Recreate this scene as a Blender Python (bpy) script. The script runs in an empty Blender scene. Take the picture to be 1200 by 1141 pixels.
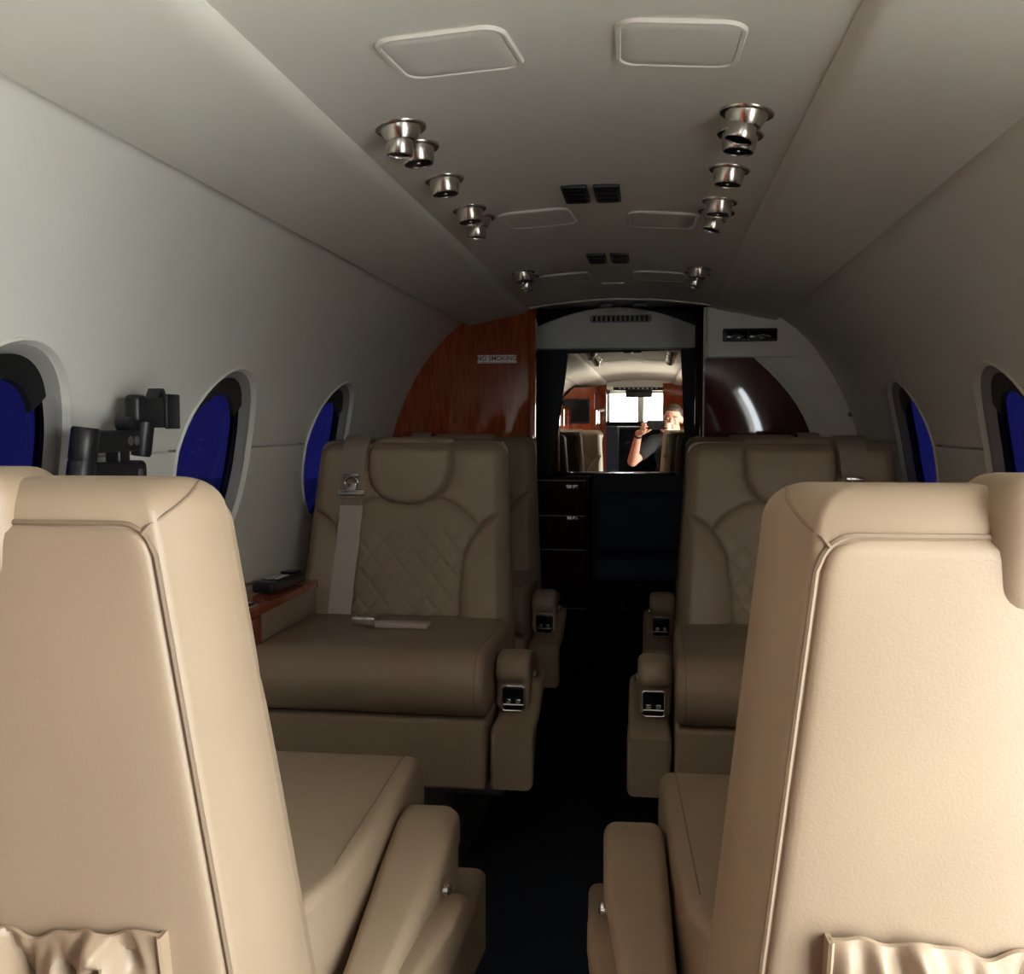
import bpy, bmesh, math, random
import numpy as np
from mathutils import Vector, Matrix

random.seed(7)
sc = bpy.context.scene
C = sc.collection

# ------------------------------------------------------------------ camera
FPX = 1150.0                                    # focal length in pixels of the 1200 px wide frame
PITCH, YAW = math.radians(3.657), math.radians(8.051)
CAM = (0.12, 0.0, 1.02)
cd = bpy.data.cameras.new('camera')
cd.sensor_fit = 'HORIZONTAL'; cd.sensor_width = 36.0
cd.lens = FPX / 1200.0 * 36.0
cd.clip_start = 0.01
cam = bpy.data.objects.new('camera', cd); C.objects.link(cam)
cam.location = CAM
cam.rotation_euler = (math.pi / 2 - PITCH, 0, YAW)
sc.camera = cam

# ------------------------------------------------------------------ sky, openings, exposure
SKY = 19.0
w = bpy.data.worlds.new('overcast_sky'); sc.world = w; w.use_nodes = True
nt = w.node_tree; nt.nodes.clear()
wo = nt.nodes.new('ShaderNodeOutputWorld'); bgn = nt.nodes.new('ShaderNodeBackground')
tc = nt.nodes.new('ShaderNodeTexCoord'); nz = nt.nodes.new('ShaderNodeTexNoise')
rp = nt.nodes.new('ShaderNodeValToRGB')
nz.inputs['Scale'].default_value = 1.6
rp.color_ramp.elements[0].position = 0.3; rp.color_ramp.elements[0].color = (0.88, 0.96, 1.0, 1)
rp.color_ramp.elements[1].position = 0.7; rp.color_ramp.elements[1].color = (0.94, 0.99, 1.0, 1)
nt.links.new(tc.outputs['Generated'], nz.inputs['Vector'])
nt.links.new(nz.outputs['Fac'], rp.inputs['Fac'])
nt.links.new(rp.outputs['Color'], bgn.inputs['Color'])
nt.links.new(bgn.outputs['Background'], wo.inputs['Surface'])
bgn.inputs['Strength'].default_value = SKY

def portal(name, loc, rot, sx, sy):             # guides daylight sampling through a real opening
    l = bpy.data.lights.new(name, 'AREA'); l.shape = 'RECTANGLE'; l.size = sx; l.size_y = sy
    l.cycles.is_portal = True
    o = bpy.data.objects.new(name, l); C.objects.link(o); o.location = loc; o.rotation_euler = rot
    return o
DOOR_Y0, DOOR_Y1, DOOR_Z0, DOOR_Z1 = -0.24, 0.57, 0.02, 1.27
portal('entry_daylight', (0.93, (DOOR_Y0 + DOOR_Y1) / 2, (DOOR_Z0 + DOOR_Z1) / 2), (0, math.radians(90), 0),
       DOOR_Z1 - DOOR_Z0, DOOR_Y1 - DOOR_Y0)
portal('windshield_daylight', (0, -3.22, 1.21), (math.radians(90), 0, 0), 0.70, 0.34)

vs = sc.view_settings
vs.view_transform = 'Standard'; vs.look = 'None'; vs.gamma = 1.0; vs.use_curve_mapping = False
vs.exposure = 0.0
sc.cycles.max_bounces = 10; sc.cycles.diffuse_bounces = 6; sc.cycles.glossy_bounces = 5
sc.cycles.transparent_max_bounces = 12
sc.cycles.sample_clamp_indirect = 8.0

# ------------------------------------------------------------------ materials
def mat(name, col, rough=0.5, metal=0.0, bump=0.0, bscale=200.0, var=0.0, vscale=6.0, coat=0.0, spec=0.5, stretch=None):
    m = bpy.data.materials.new(name); m.use_nodes = True
    n = m.node_tree.nodes; L = m.node_tree.links; b = n['Principled BSDF']
    b.inputs['Base Color'].default_value = (*col, 1)
    b.inputs['Roughness'].default_value = rough; b.inputs['Metallic'].default_value = metal
    b.inputs['Specular IOR Level'].default_value = spec
    if coat: b.inputs['Coat Weight'].default_value = coat; b.inputs['Coat Roughness'].default_value = 0.04
    t = n.new('ShaderNodeTexCoord')
    src = t.outputs['Object']
    if stretch:
        mp = n.new('ShaderNodeMapping'); mp.inputs['Scale'].default_value = stretch
        L.new(src, mp.inputs['Vector']); src = mp.outputs['Vector']
    if var:
        a = n.new('ShaderNodeTexNoise'); a.inputs['Scale'].default_value = vscale; a.inputs['Detail'].default_value = 4
        L.new(src, a.inputs['Vector'])
        r = n.new('ShaderNodeValToRGB')
        r.color_ramp.elements[0].position = 0.3; r.color_ramp.elements[1].position = 0.7
        r.color_ramp.elements[0].color = (*[c * (1 - var) for c in col], 1)
        r.color_ramp.elements[1].color = (*[min(1, c * (1 + var)) for c in col], 1)
        L.new(a.outputs['Fac'], r.inputs['Fac']); L.new(r.outputs['Color'], b.inputs['Base Color'])
    if bump:
        a = n.new('ShaderNodeTexNoise'); a.inputs['Scale'].default_value = bscale; a.inputs['Detail'].default_value = 2
        L.new(src, a.inputs['Vector'])
        bp = n.new('ShaderNodeBump'); bp.inputs['Strength'].default_value = bump; bp.inputs['Distance'].default_value = 0.002
        L.new(a.outputs['Fac'], bp.inputs['Height']); L.new(bp.outputs['Normal'], b.inputs['Normal'])
    return m

def wood(name, dark, light, coat=1.0, rough=0.25):
    m = bpy.data.materials.new(name); m.use_nodes = True
    n = m.node_tree.nodes; L = m.node_tree.links; b = n['Principled BSDF']
    b.inputs['Roughness'].default_value = rough; b.inputs['Coat Weight'].default_value = coat
    b.inputs['Coat Roughness'].default_value = 0.03; b.inputs['Specular IOR Level'].default_value = 0.0
    t = n.new('ShaderNodeTexCoord'); mp = n.new('ShaderNodeMapping'); mp.inputs['Scale'].default_value = (14, 14, 1.6)
    a = n.new('ShaderNodeTexNoise'); a.inputs['Scale'].default_value = 7; a.inputs['Detail'].default_value = 6
    a.inputs['Distortion'].default_value = 0.6
    r = n.new('ShaderNodeValToRGB')
    r.color_ramp.elements[0].position = 0.32; r.color_ramp.elements[0].color = (*dark, 1)
    r.color_ramp.elements[1].position = 0.68; r.color_ramp.elements[1].color = (*light, 1)
    L.new(t.outputs['Object'], mp.inputs['Vector']); L.new(mp.outputs['Vector'], a.inputs['Vector'])
    L.new(a.outputs['Fac'], r.inputs['Fac']); L.new(r.outputs['Color'], b.inputs['Base Color'])
    return m

M = dict(
    leather=mat('tan_leather', (0.318, 0.232, 0.153), 0.46, bump=0.10, bscale=420, var=0.05, vscale=5),
    piping=mat('tan_piping', (0.22, 0.155, 0.10), 0.5),
    wall=mat('cream_wall_vinyl', (0.80, 0.78, 0.70), 0.55, bump=0.12, bscale=500, var=0.02),
    ceiling=mat('cream_headliner', (0.74, 0.71, 0.63), 0.7, bump=0.2, bscale=700, var=0.02),
    rim=mat('cream_plastic', (0.78, 0.75, 0.68), 0.4),
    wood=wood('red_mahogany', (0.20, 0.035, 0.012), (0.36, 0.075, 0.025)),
    wine=wood('shade_darkened_mahogany', (0.050, 0.010, 0.013), (0.085, 0.017, 0.020)),  # same mahogany as the aft bulkhead, shade put into a darker, purpler base
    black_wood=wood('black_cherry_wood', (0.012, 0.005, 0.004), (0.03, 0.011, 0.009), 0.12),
    chrome=mat('brushed_nickel', (0.60, 0.57, 0.52), 0.2, 1.0, bump=0.05, bscale=300, stretch=(1, 1, 30)),
    bright=mat('polished_chrome', (0.85, 0.84, 0.82), 0.08, 1.0),
    mirror=mat('bronze_mirror', (0.93, 0.86, 0.76), 0.0, 1.0),
    black=mat('black_plastic', (0.012, 0.012, 0.013), 0.38, bump=0.08, bscale=900),
    dark=mat('near_black_panel', (0.006, 0.006, 0.007), 0.4, spec=0.15),
    lens=mat('black_lens', (0.008, 0.009, 0.012), 0.12, spec=0.25),
    carpet=mat('dark_navy_carpet', (0.022, 0.025, 0.034), 0.95, bump=0.8, bscale=900, var=0.3, vscale=300, spec=0.1),
    navy=mat('navy_fabric', (0.035, 0.045, 0.075), 0.8, bump=0.3, bscale=600),
    belt=mat('taupe_webbing', (0.54, 0.45, 0.39), 0.6, bump=0.5, bscale=900, stretch=(1, 1, 0.2)),
    belt_dark=mat('dark_taupe_webbing', (0.30, 0.235, 0.18), 0.55, bump=0.3, bscale=700),
    grey=mat('grey_shade_fabric', (0.30, 0.29, 0.27), 0.7),
    steel=mat('dark_steel', (0.20, 0.19, 0.18), 0.5, 0.6),
    key=mat('pale_key', (0.55, 0.55, 0.52), 0.5),
    sign=mat('white_sign', (0.80, 0.76, 0.70), 0.4),
    ink=mat('red_brown_ink', (0.16, 0.05, 0.035), 0.6),
    skin=mat('skin', (0.58, 0.30, 0.215), 0.5, var=0.08, vscale=20),
    hair=mat('brown_hair', (0.05, 0.032, 0.022), 0.6, bump=0.8, bscale=300, stretch=(4, 1, 1)),
    shirt=mat('black_cotton', (0.012, 0.012, 0.013), 0.85, bump=0.3, bscale=500),
    denim=mat('dark_denim', (0.02, 0.026, 0.045), 0.85, bump=0.3, bscale=700),
    eye=mat('eye_white', (0.8, 0.78, 0.75), 0.2), iris=mat('brown_iris', (0.04, 0.025, 0.015), 0.15),
    lip=mat('lip', (0.42, 0.17, 0.14), 0.45),
    tarmac=mat('pale_concrete', (0.52, 0.505, 0.475), 0.9, bump=0.3, bscale=30, var=0.12, vscale=2),
)
def pane_mat():
    m = bpy.data.materials.new('blue_tinted_glass'); m.use_nodes = True
    n = m.node_tree.nodes; L = m.node_tree.links; n.clear()
    o = n.new('ShaderNodeOutputMaterial'); mx = n.new('ShaderNodeMixShader')
    t = n.new('ShaderNodeBsdfTransparent'); g = n.new('ShaderNodeBsdfGlossy'); 
    t.inputs['Color'].default_value = (0.019, 0.019, 0.060, 1)
    g.inputs['Color'].default_value = (0.5, 0.5, 0.6, 1); g.inputs['Roughness'].default_value = 0.05
    mx.inputs[0].default_value = 0.05; L.new(t.outputs[0], mx.inputs[1]); L.new(g.outputs[0], mx.inputs[2])
    L.new(mx.outputs[0], o.inputs[0]); return m
M['pane'] = pane_mat()

# ------------------------------------------------------------------ mesh helpers
class MB:
    def __init__(s): s.v = []; s.f = []
    def add(s, vs_, fs):
        o = len(s.v); s.v += [tuple(p) for p in vs_]; s.f += [tuple(i + o for i in f) for f in fs]; return s
    def grid(s, P, closed_u=False, closed_v=False):            # P[i][j] points
        P = np.asarray(P, float); a, b = P.shape[:2]
        fs = []
        for i in range(a if closed_u else a - 1):
            for j in range(b if closed_v else b - 1):
                i2, j2 = (i + 1) % a, (j + 1) % b
                fs.append((i * b + j, i2 * b + j, i2 * b + j2, i * b + j2))
        return s.add(P.reshape(-1, 3), fs)
    def loft(s, rings, cap=True):
        n = len(rings[0]); P = [p for r in rings for p in r]; fs = []
        for i in range(len(rings) - 1):
            for j in range(n):
                k = (j + 1) % n
                fs.append((i * n + j, i * n + k, (i + 1) * n + k, (i + 1) * n + j))
        if cap:
            fs.append(tuple(reversed(range(n)))); o = (len(rings) - 1) * n; fs.append(tuple(o + j for j in range(n)))
        return s.add(P, fs)
    def tube(s, pts, r, n=8, closed=False):
        pts = [Vector(p) for p in pts]; rings = []; up = None; m = len(pts)
        for i, p in enumerate(pts):
            if closed: t = (pts[(i + 1) % m] - pts[i - 1])
            else: t = pts[min(i + 1, m - 1)] - pts[max(i - 1, 0)]
            t = t.normalized() if t.length > 1e-9 else Vector((0, 0, 1))
            if up is None:
                up = Vector((0, 0, 1)) if abs(t.z) < .9 else Vector((1, 0, 0))
            a = t.cross(up).normalized() if t.cross(up).length > 1e-6 else t.orthogonal().normalized()
            up = a.cross(t).normalized()
            rr = r[i] if isinstance(r, (list, tuple)) else r
            rings.append([p + (a * math.cos(2 * math.pi * k / n) + up * math.sin(2 * math.pi * k / n)) * rr for k in range(n)])
        if closed: rings.append(rings[0]); return s.loft(rings, False)
        return s.loft(rings)
    def lathe(s, prof, n=32, origin=(0, 0, 0), mtx=None):       # prof: (r, z) from bottom to top, around z
        rings = []
        for r, z in prof:
            ring = [Vector((r * math.cos(2 * math.pi * k / n), r * math.sin(2 * math.pi * k / n), z)) for k in range(n)]
            rings.append([((mtx @ p) if mtx else p) + Vector(origin) for p in ring])
        return s.loft(rings)
    def rbox(s, c, size, r, k=3, m=1, fn=None):                 # rounded box
        hx = [d / 2 for d in size]; r = min(r, *[h * .999 for h in hx])
        def samp(h, mm):
            a = [-h + r * (1 - math.tan(math.pi / 4 * (1 - i / k))) for i in range(k)]
            b = [-h + r + (2 * h - 2 * r) * i / max(mm, 1) for i in range(mm + 1)]
            return a + b + [-q for q in reversed(a)]
        mm = m if isinstance(m, (tuple, list)) else (m, m, m)
        S = [samp(hx[i], mm[i]) for i in range(3)]
        c = Vector(c)
        for ax in range(3):
            u, v = (ax + 1) % 3, (ax + 2) % 3
            for sg in (-1, 1):
                P = []
                for a in S[u]:
                    row = []
                    for b in S[v]:
                        p = [0, 0, 0]; p[ax] = sg * hx[ax]; p[u] = a; p[v] = b
                        q = [max(-hx[i] + r, min(hx[i] - r, p[i])) for i in range(3)]
                        d = Vector(p) - Vector(q); d = d.normalized() * r if d.length > 1e-9 else Vector((0, 0, 0))
                        w_ = c + Vector(q) + d
                        row.append(fn(w_) if fn else w_)
                    P.append(row)
                if sg < 0: P = P[::-1]
                s.grid(P)
        return s
    def prism(s, outline, axis, a0, a1, r=0.0, k=3):            # convex-ish outline extruded along axis with rounded rims
        n = len(outline); pts = [Vector(p) for p in outline]
        area = sum(pts[i].x * pts[(i + 1) % n].y - pts[(i + 1) % n].x * pts[i].y for i in range(n))
        nr = []
        for i in range(n):
            t1 = (pts[i] - pts[i - 1]); t2 = (pts[(i + 1) % n] - pts[i])
            t1 = t1.normalized() if t1.length else t1; t2 = t2.normalized() if t2.length else t2
            t = (t1 + t2); t = t.normalized() if t.length > 1e-6 else t2
            q = Vector((t.y, -t.x)) if area > 0 else Vector((-t.y, t.x))
            cs = max(0.5, q.dot(Vector((t2.y, -t2.x)) if area > 0 else Vector((-t2.y, t2.x))))
            nr.append(q / cs)
        def ring(a, ins):
            o = []
            for p, q in zip(pts, nr):
                e = p - q * ins; P = [0, 0, 0]; P[axis] = a; P[(axis + 1) % 3] = e.x; P[(axis + 2) % 3] = e.y; o.append(P)
            return o
        rings = []
        if r:
            for i in range(k + 1):
                th = math.pi / 2 * i / k; rings.append(ring(a0 + r * (1 - math.cos(th)), r * (1 - math.sin(th))))
            rings = rings
            for i in range(k, -1, -1):
                th = math.pi / 2 * i / k; rings.append(ring(a1 - r * (1 - math.cos(th)), r * (1 - math.sin(th))))
        else: rings = [ring(a0, 0), ring(a1, 0)]
        return s.loft(rings)
    def box(s, x0, x1, y0, y1, z0, z1, r=0.0):
        if r: return s.rbox(((x0 + x1) / 2, (y0 + y1) / 2, (z0 + z1) / 2), (x1 - x0, y1 - y0, z1 - z0), r, 2)
        return s.add([(x0, y0, z0), (x1, y0, z0), (x1, y1, z0), (x0, y1, z0), (x0, y0, z1), (x1, y0, z1), (x1, y1, z1), (x0, y1, z1)],
                     [(0, 3, 2, 1), (4, 5, 6, 7), (0, 1, 5, 4), (1, 2, 6, 5), (2, 3, 7, 6), (3, 0, 4, 7)])
    def mesh(s, name, flip=False):
        me = bpy.data.meshes.new(name)
        vv = [(-x, y, z) for x, y, z in s.v] if flip else s.v
        me.from_pydata(vv, [], s.f)
        bm = bmesh.new(); bm.from_mesh(me)
        bmesh.ops.remove_doubles(bm, verts=bm.verts, dist=1e-6)
        bmesh.ops.recalc_face_normals(bm, faces=bm.faces)
        bm.to_mesh(me); bm.free()
        for p in me.polygons: p.use_smooth = True
        me.set_sharp_from_angle(angle=math.radians(42))
        return me
    def build(s, name, m, parent=None, flip=False, origin=None):
        if origin is not None:
            ox = Vector(origin); s.v = [tuple(Vector(p) - ox) for p in s.v]
        me = s.mesh(name, flip); me.materials.append(M[m] if isinstance(m, str) else m)
        o = bpy.data.objects.new(name, me); C.objects.link(o)
        if parent: o.parent = parent
        if origin is not None: o.location = origin
        return o

def empty(name, loc=(0, 0, 0), rz=0.0):
    o = bpy.data.objects.new(name, None); C.objects.link(o); o.location = loc; o.rotation_euler = (0, 0, rz)
    o.empty_display_size = 0.1; return o
def tag(o, label, cat, group=None):
    o['label'] = label; o['category'] = cat
    if group: o['group'] = group
    return o
def struct(o, label=None, cat=None):
    o['kind'] = 'structure'
    if label: o['label'] = label
    if cat: o['category'] = cat
    return o
def copy_tree(o, parent=None):
    c = o.copy(); C.objects.link(c); c.parent = parent
    for ch in list(o.children): copy_tree(ch, c)
    return c
def arc(cx, cy, r, a0, a1, n):
    return [(cx + r * math.cos(math.radians(a0 + (a1 - a0) * i / n)), cy + r * math.sin(math.radians(a0 + (a1 - a0) * i / n))) for i in range(n + 1)]
def rrect(x0, x1, y0, y1, r, n=5):
    return arc(x1 - r, y1 - r, r, 0, 90, n) + arc(x0 + r, y1 - r, r, 90, 180, n) + arc(x0 + r, y0 + r, r, 180, 270, n) + arc(x1 - r, y0 + r, r, 270, 360, n)
def smooth_path(pts, per=8):                                    # Catmull-Rom
    P = [Vector(p) for p in pts]; P = [2 * P[0] - P[1]] + P + [2 * P[-1] - P[-2]]; out = []
    for i in range(1, len(P) - 2):
        for k in range(per):
            t = k / per; a, b, c, d = P[i - 1], P[i], P[i + 1], P[i + 2]
            out.append(.5 * ((2 * b) + (c - a) * t + (2 * a - 5 * b + 4 * c - d) * t * t + (-a + 3 * b - 3 * c + d) * t ** 3))
    out.append(P[-2]); return out
def with_modifiers(mb, mods, name):                             # evaluated mesh of a builder under modifiers
    me = mb.mesh(name) if isinstance(mb, MB) else mb
    o = bpy.data.objects.new(name, me); C.objects.link(o)
    for typ, kw in mods:
        md = o.modifiers.new(typ, typ)
        for k_, v_ in kw.items(): setattr(md, k_, v_)
    dg = bpy.context.evaluated_depsgraph_get(); dg.update()
    res = bpy.data.meshes.new_from_object(o.evaluated_get(dg))
    bpy.data.objects.remove(o); res.name = name
    return res
def mesh_obj(name, me, m, parent=None, sharp=None):
    me.materials.clear(); me.materials.append(M[m])
    for p in me.polygons: p.use_smooth = True
    if sharp: me.set_sharp_from_angle(angle=math.radians(sharp))
    o = bpy.data.objects.new(name, me); C.objects.link(o)
    if parent: o.parent = parent
    return o

# ================================================================== THE CABIN SHELL
Y_FWD, Y_AFT, Y_MIR = -1.95, 3.60, 4.10
Y_NOSE = -3.20
# --- floor
fl = MB(); fl.box(-0.80, 0.80, Y_NOSE, 4.3, -0.04, 0.0)
struct(fl.build('floor', 'carpet'), 'dark navy carpet along the aisle between the tan seats', 'floor')
# --- outside ground
gd = MB(); gd.box(-40, 40, -40, 40, -1.4, -1.3)
struct(gd.build('ground', 'tarmac'), 'pale concrete apron outside the aircraft', 'ground')

# --- side walls: curved section with a notch for the panel seam, oval holes cut for the windows
SEC = [(0.0, 1.556), (0.20, 1.545), (0.36, 1.505), (0.500, 1.440), (0.560, 1.402), (0.625, 1.352), (0.690, 1.283), (0.745, 1.205), (0.790, 1.120), (0.822, 1.045), (0.845, 0.968)]
SEC2 = [(0.846, 0.9625), (0.862, 0.860), (0.872, 0.740), (0.872, 0.600), (0.858, 0.460), (0.832, 0.320), (0.795, 0.180), (0.750, 0.050), (0.735, -0.02)]
def smooth_sec(pts, per=4): return [(p.x, p.y) for p in smooth_path([(a, b, 0) for a, b in pts], per)]
UP, LO = smooth_sec(SEC), smooth_sec(SEC2)
WIN_Y = (1.33, 2.085, 2.845); WIN_Z = 0.935; WA, WB = 0.182, 0.205
def cut(me, cutter):
    co = bpy.data.objects.new('cutter', cutter); C.objects.link(co)
    r = with_modifiers(me, [('BOOLEAN', dict(operation='DIFFERENCE', object=co, solver='EXACT'))], me.name)
    bpy.data.objects.remove(co); return r
def side_wall(sd, name, label):
    inner = UP + [(0.866, 0.9675), (0.866, 0.963)] + LO
    T = 0.035
    outer = [(x + T, z + 0.01) for x, z in reversed(UP + LO)]
    ring = inner + outer
    m = MB(); m.loft([[(sd * x, y, z) for x, z in ring] for y in np.linspace(Y_FWD - 0.02, 4.2, 14)])
    me = m.mesh(name)
    k = MB()
    for wy in WIN_Y:
        rings = []
        for x in (0.6, 1.05):
            rings.append([(sd * x, wy + WA * math.cos(t), WIN_Z + WB * math.sin(t)) for t in np.linspace(0, 2 * math.pi, 49)[:-1]])
        k.loft(rings)
    if sd > 0: k.prism(rrect(DOOR_Y0, DOOR_Y1, DOOR_Z0, DOOR_Z1, 0.09), 0, 0.55, 1.1)     # entry door opening
    res = cut(me, k.mesh('window_cutter'))
    o = mesh_obj(name, res, 'wall', sharp=30)
    struct(o, label, 'wall'); return o
side_wall(-1, 'wall_left', 'cream curved cabin sidewall behind the black monitor arm')
side_wall(1, 'wall_right', 'cream curved cabin sidewall in shade, with the entry door opening')

# --- windows: rim, sleeve, grey shade rails and blue pane
def wall_x(z):
    pts = UP + LO
    for (x0, z0), (x1, z1) in zip(pts, pts[1:]):
        if z1 <= z <= z0: return x0 + (x1 - x0) * (z0 - z) / (z0 - z1 + 1e-9)
    return 0.8
def oval(wy, a, b, n=48, dz=0): return [(wy + a * math.cos(t), WIN_Z + dz + b * math.sin(t)) for t in np.linspace(0, 2 * math.pi, n + 1)[:-1]]
wn = 0
for sd in (-1, 1):
    for i, wy in enumerate(WIN_Y):
        wn += 1
        base = Vector((sd * 0.87, wy, WIN_Z))
        side = 'by the black monitor arm' if sd < 0 else 'on the shaded sidewall'
        m = MB(); rings = []
        for off, ins in ((-0.001, -0.007), (-0.005, -0.005), (-0.006, -0.002), (0.0, 0.001), (0.005, 0.002), (0.007, 0.005), (0.036, 0.005)):
            rings.append([(sd * (wall_x(z) + off) - base.x, y - base.y, z - base.z) for y, z in oval(wy, WA - ins, WB - ins)])
        m.loft(rings, False)
        o = m.build('window_%d' % wn, 'rim'); o.location = base
        pos = ('beside the near tan seat', 'between the facing seats', 'behind the far seat')[i]
        struct(o, 'oval cabin window with blue tinted pane %s, %s' % (pos, side), 'window')
        p = MB()
        pr = [[(sd * (wall_x(z) + q) - base.x, y - base.y, z - base.z) for y, z in oval(wy, WA - .004, WB - .004)] for q in (0.044, 0.048)]
        p.loft(pr); p.build('pane', 'pane', o)
        sv = MB(); sv.loft([[(sd * (wall_x(z) + off) - base.x, y - base.y, z - base.z) for y, z in oval(wy, WA - ins, WB - ins)] for off, ins in ((0.030, 0.006), (0.052, 0.006), (0.052, 0.001), (0.030, 0.001))], False)
        sv.build('sleeve', 'black', o)
        g = MB(); rings = []                                                      # grey inner frame ring
        for off, ins in ((0.0055, 0.003), (0.008, 0.012), (0.026, 0.019), (0.030, 0.004)):
            rings.append([(sd * (wall_x(z) + off) - base.x, y - base.y, z - base.z) for y, z in oval(wy, WA - ins, WB - ins)])
        rings.append(rings[0]); g.loft(rings, False); g.build('inner_frame', 'grey', o)
        d = MB()                                                                  # gathered window shade stowed at the top
        seg = [t for t in np.linspace(0.24 * math.pi, 0.76 * math.pi, 20)]
        rings = []
        for off, k_ in ((0.024, 0.985), (0.024, 0.80), (0.033, 0.79), (0.033, 0.985)):
            rings.append([(sd * (wall_x(WIN_Z + WB * k_ * math.sin(t)) + off) - base.x, (WA - .014) * k_ * math.cos(t), (WB - .014) * k_ * math.sin(t)) for t in seg])
        d.grid(rings, closed_u=True); d.build('shade', 'black', o)

# --- ceiling: gently arched headliner with lowered side panels
def ceil_z(x): return 1.472 - 0.030 * (x / 0.34) ** 2
m = MB()
sec = [(x, ceil_z(x)) for x in np.linspace(-0.352, 0.352, 19)]
rg = sec + [(x, z + 0.03) for x, z in reversed(sec)]
m.loft([[(x, y, z) for x, z in rg] for y in np.linspace(Y_FWD, Y_AFT, 8)])
struct(m.build('ceiling', 'ceiling'), 'cream arched headliner carrying the metal spotlights', 'ceiling')
for sd, nm, lb in ((-1, 'trim_1', 'cream lowered ceiling side panel above the monitor arm wall'), (1, 'trim_2', 'cream lowered ceiling side panel on the shaded side')):
    pr = [(0.326, 1.444), (0.330, 1.436), (0.338, 1.428), (0.350, 1.423), (0.366, 1.4195), (0.45, 1.404), (0.545, 1.384), (0.553, 1.384), (0.557, 1.390), (0.556, 1.398), (0.50, 1.412), (0.36, 1.445)]
    m = MB(); m.loft([[(sd * x, y, z) for x, z in pr] for y in np.linspace(Y_FWD, Y_AFT, 6)])
    struct(m.build(nm, 'ceiling'), lb, 'ceiling panel')

# --- aft bulkhead: wood panel left, wine panel right inside cream surround, dark door frame
def arc_x(z): return wall_x(z) + 0.02
DL, DR = -0.322, 0.298
def bulk_outline(x_in, z0, z1, shrink=0.0, sd=-1):
    zs = np.linspace(z0, z1, 24)
    return [(x_in, z0)] + [(sd * (arc_x(z) - shrink), z) for z in zs] + [(x_in, z1)]
m = MB()
ol = [(DL, 0.0)] + [(-(arc_x(z)), z) for z in np.linspace(0.0, 1.437, 26)] + [(DL, 1.437)]
m.prism([(z, x) for x, z in ol], 1, Y_AFT, Y_AFT + 0.03)
wa = struct(m.build('wall_aft', 'wood'), 'red mahogany aft bulkhead panel carrying the no smoking placard', 'wall')
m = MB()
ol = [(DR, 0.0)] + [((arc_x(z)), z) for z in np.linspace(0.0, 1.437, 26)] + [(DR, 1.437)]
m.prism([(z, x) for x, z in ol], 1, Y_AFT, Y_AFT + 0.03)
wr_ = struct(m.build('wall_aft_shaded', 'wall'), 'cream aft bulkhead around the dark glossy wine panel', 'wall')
# mahogany panel with shade in its colour (proud of the cream bulkhead)
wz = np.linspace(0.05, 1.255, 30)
def shadowed_x(z): return 0.69 if z < 0.9 else 0.69 * math.cos(min(1.45, (z - 0.9) / 0.40))**0.8 if z < 1.2 else 0.69 * math.cos((z - 0.9) / 0.40)**0.8
pts = [(DR + 0.01, 0.05)] + [(max(DR + .06, shadowed_x(z)), z) for z in wz] + [(DR + 0.01, 1.255)]
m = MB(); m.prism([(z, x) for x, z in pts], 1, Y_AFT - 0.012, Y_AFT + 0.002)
m.build('panel', 'wine', wr_)['label'] = 'glossy mahogany panel with shade painted into its dark red'
# cream upper sign panel
m = MB(); op = [(0.312, 1.262), (0.318, 1.256), (0.60, 1.256), (0.70, 1.266), (0.668, 1.31), (0.625, 1.352), (0.56, 1.400), (0.50, 1.425), (0.32, 1.432), (0.312, 1.43)]
m.prism([(z, x) for x, z in op], 1, Y_AFT - 0.030, Y_AFT, 0.006)
m.build('upper_panel', 'wall', wr_)
m = MB(); m.lathe([(0.009, -0.002), (0.009, 0.003), (0.005, 0.005)], 14, (0.815, Y_AFT - 0.001, 1.055), Matrix.Rotation(math.pi / 2, 4, 'X'))
m.build('screw', 'steel', wr_)
# door posts
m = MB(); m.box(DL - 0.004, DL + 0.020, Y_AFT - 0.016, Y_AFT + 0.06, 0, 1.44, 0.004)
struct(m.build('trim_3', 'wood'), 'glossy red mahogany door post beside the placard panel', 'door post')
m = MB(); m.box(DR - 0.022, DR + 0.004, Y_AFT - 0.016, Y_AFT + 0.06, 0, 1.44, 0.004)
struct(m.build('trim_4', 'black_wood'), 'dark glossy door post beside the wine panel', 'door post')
m = MB()                                                                     # lit edge strip at end of the headliner
st = [(x, ceil_z(x) - 0.004) for x in np.linspace(-0.33, 0.33, 17)]
m.loft([[(x, y, z - dz) for x, z in st] + [(x, y, z - dz + .014) for x, z in reversed(st)] for y, dz in ((Y_AFT - .012, 0), (Y_AFT + .012, 0))])
struct(m.build('trim_5', 'rim'), 'pale arched edge strip ending the headliner above the mirror doorway', 'trim')

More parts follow.
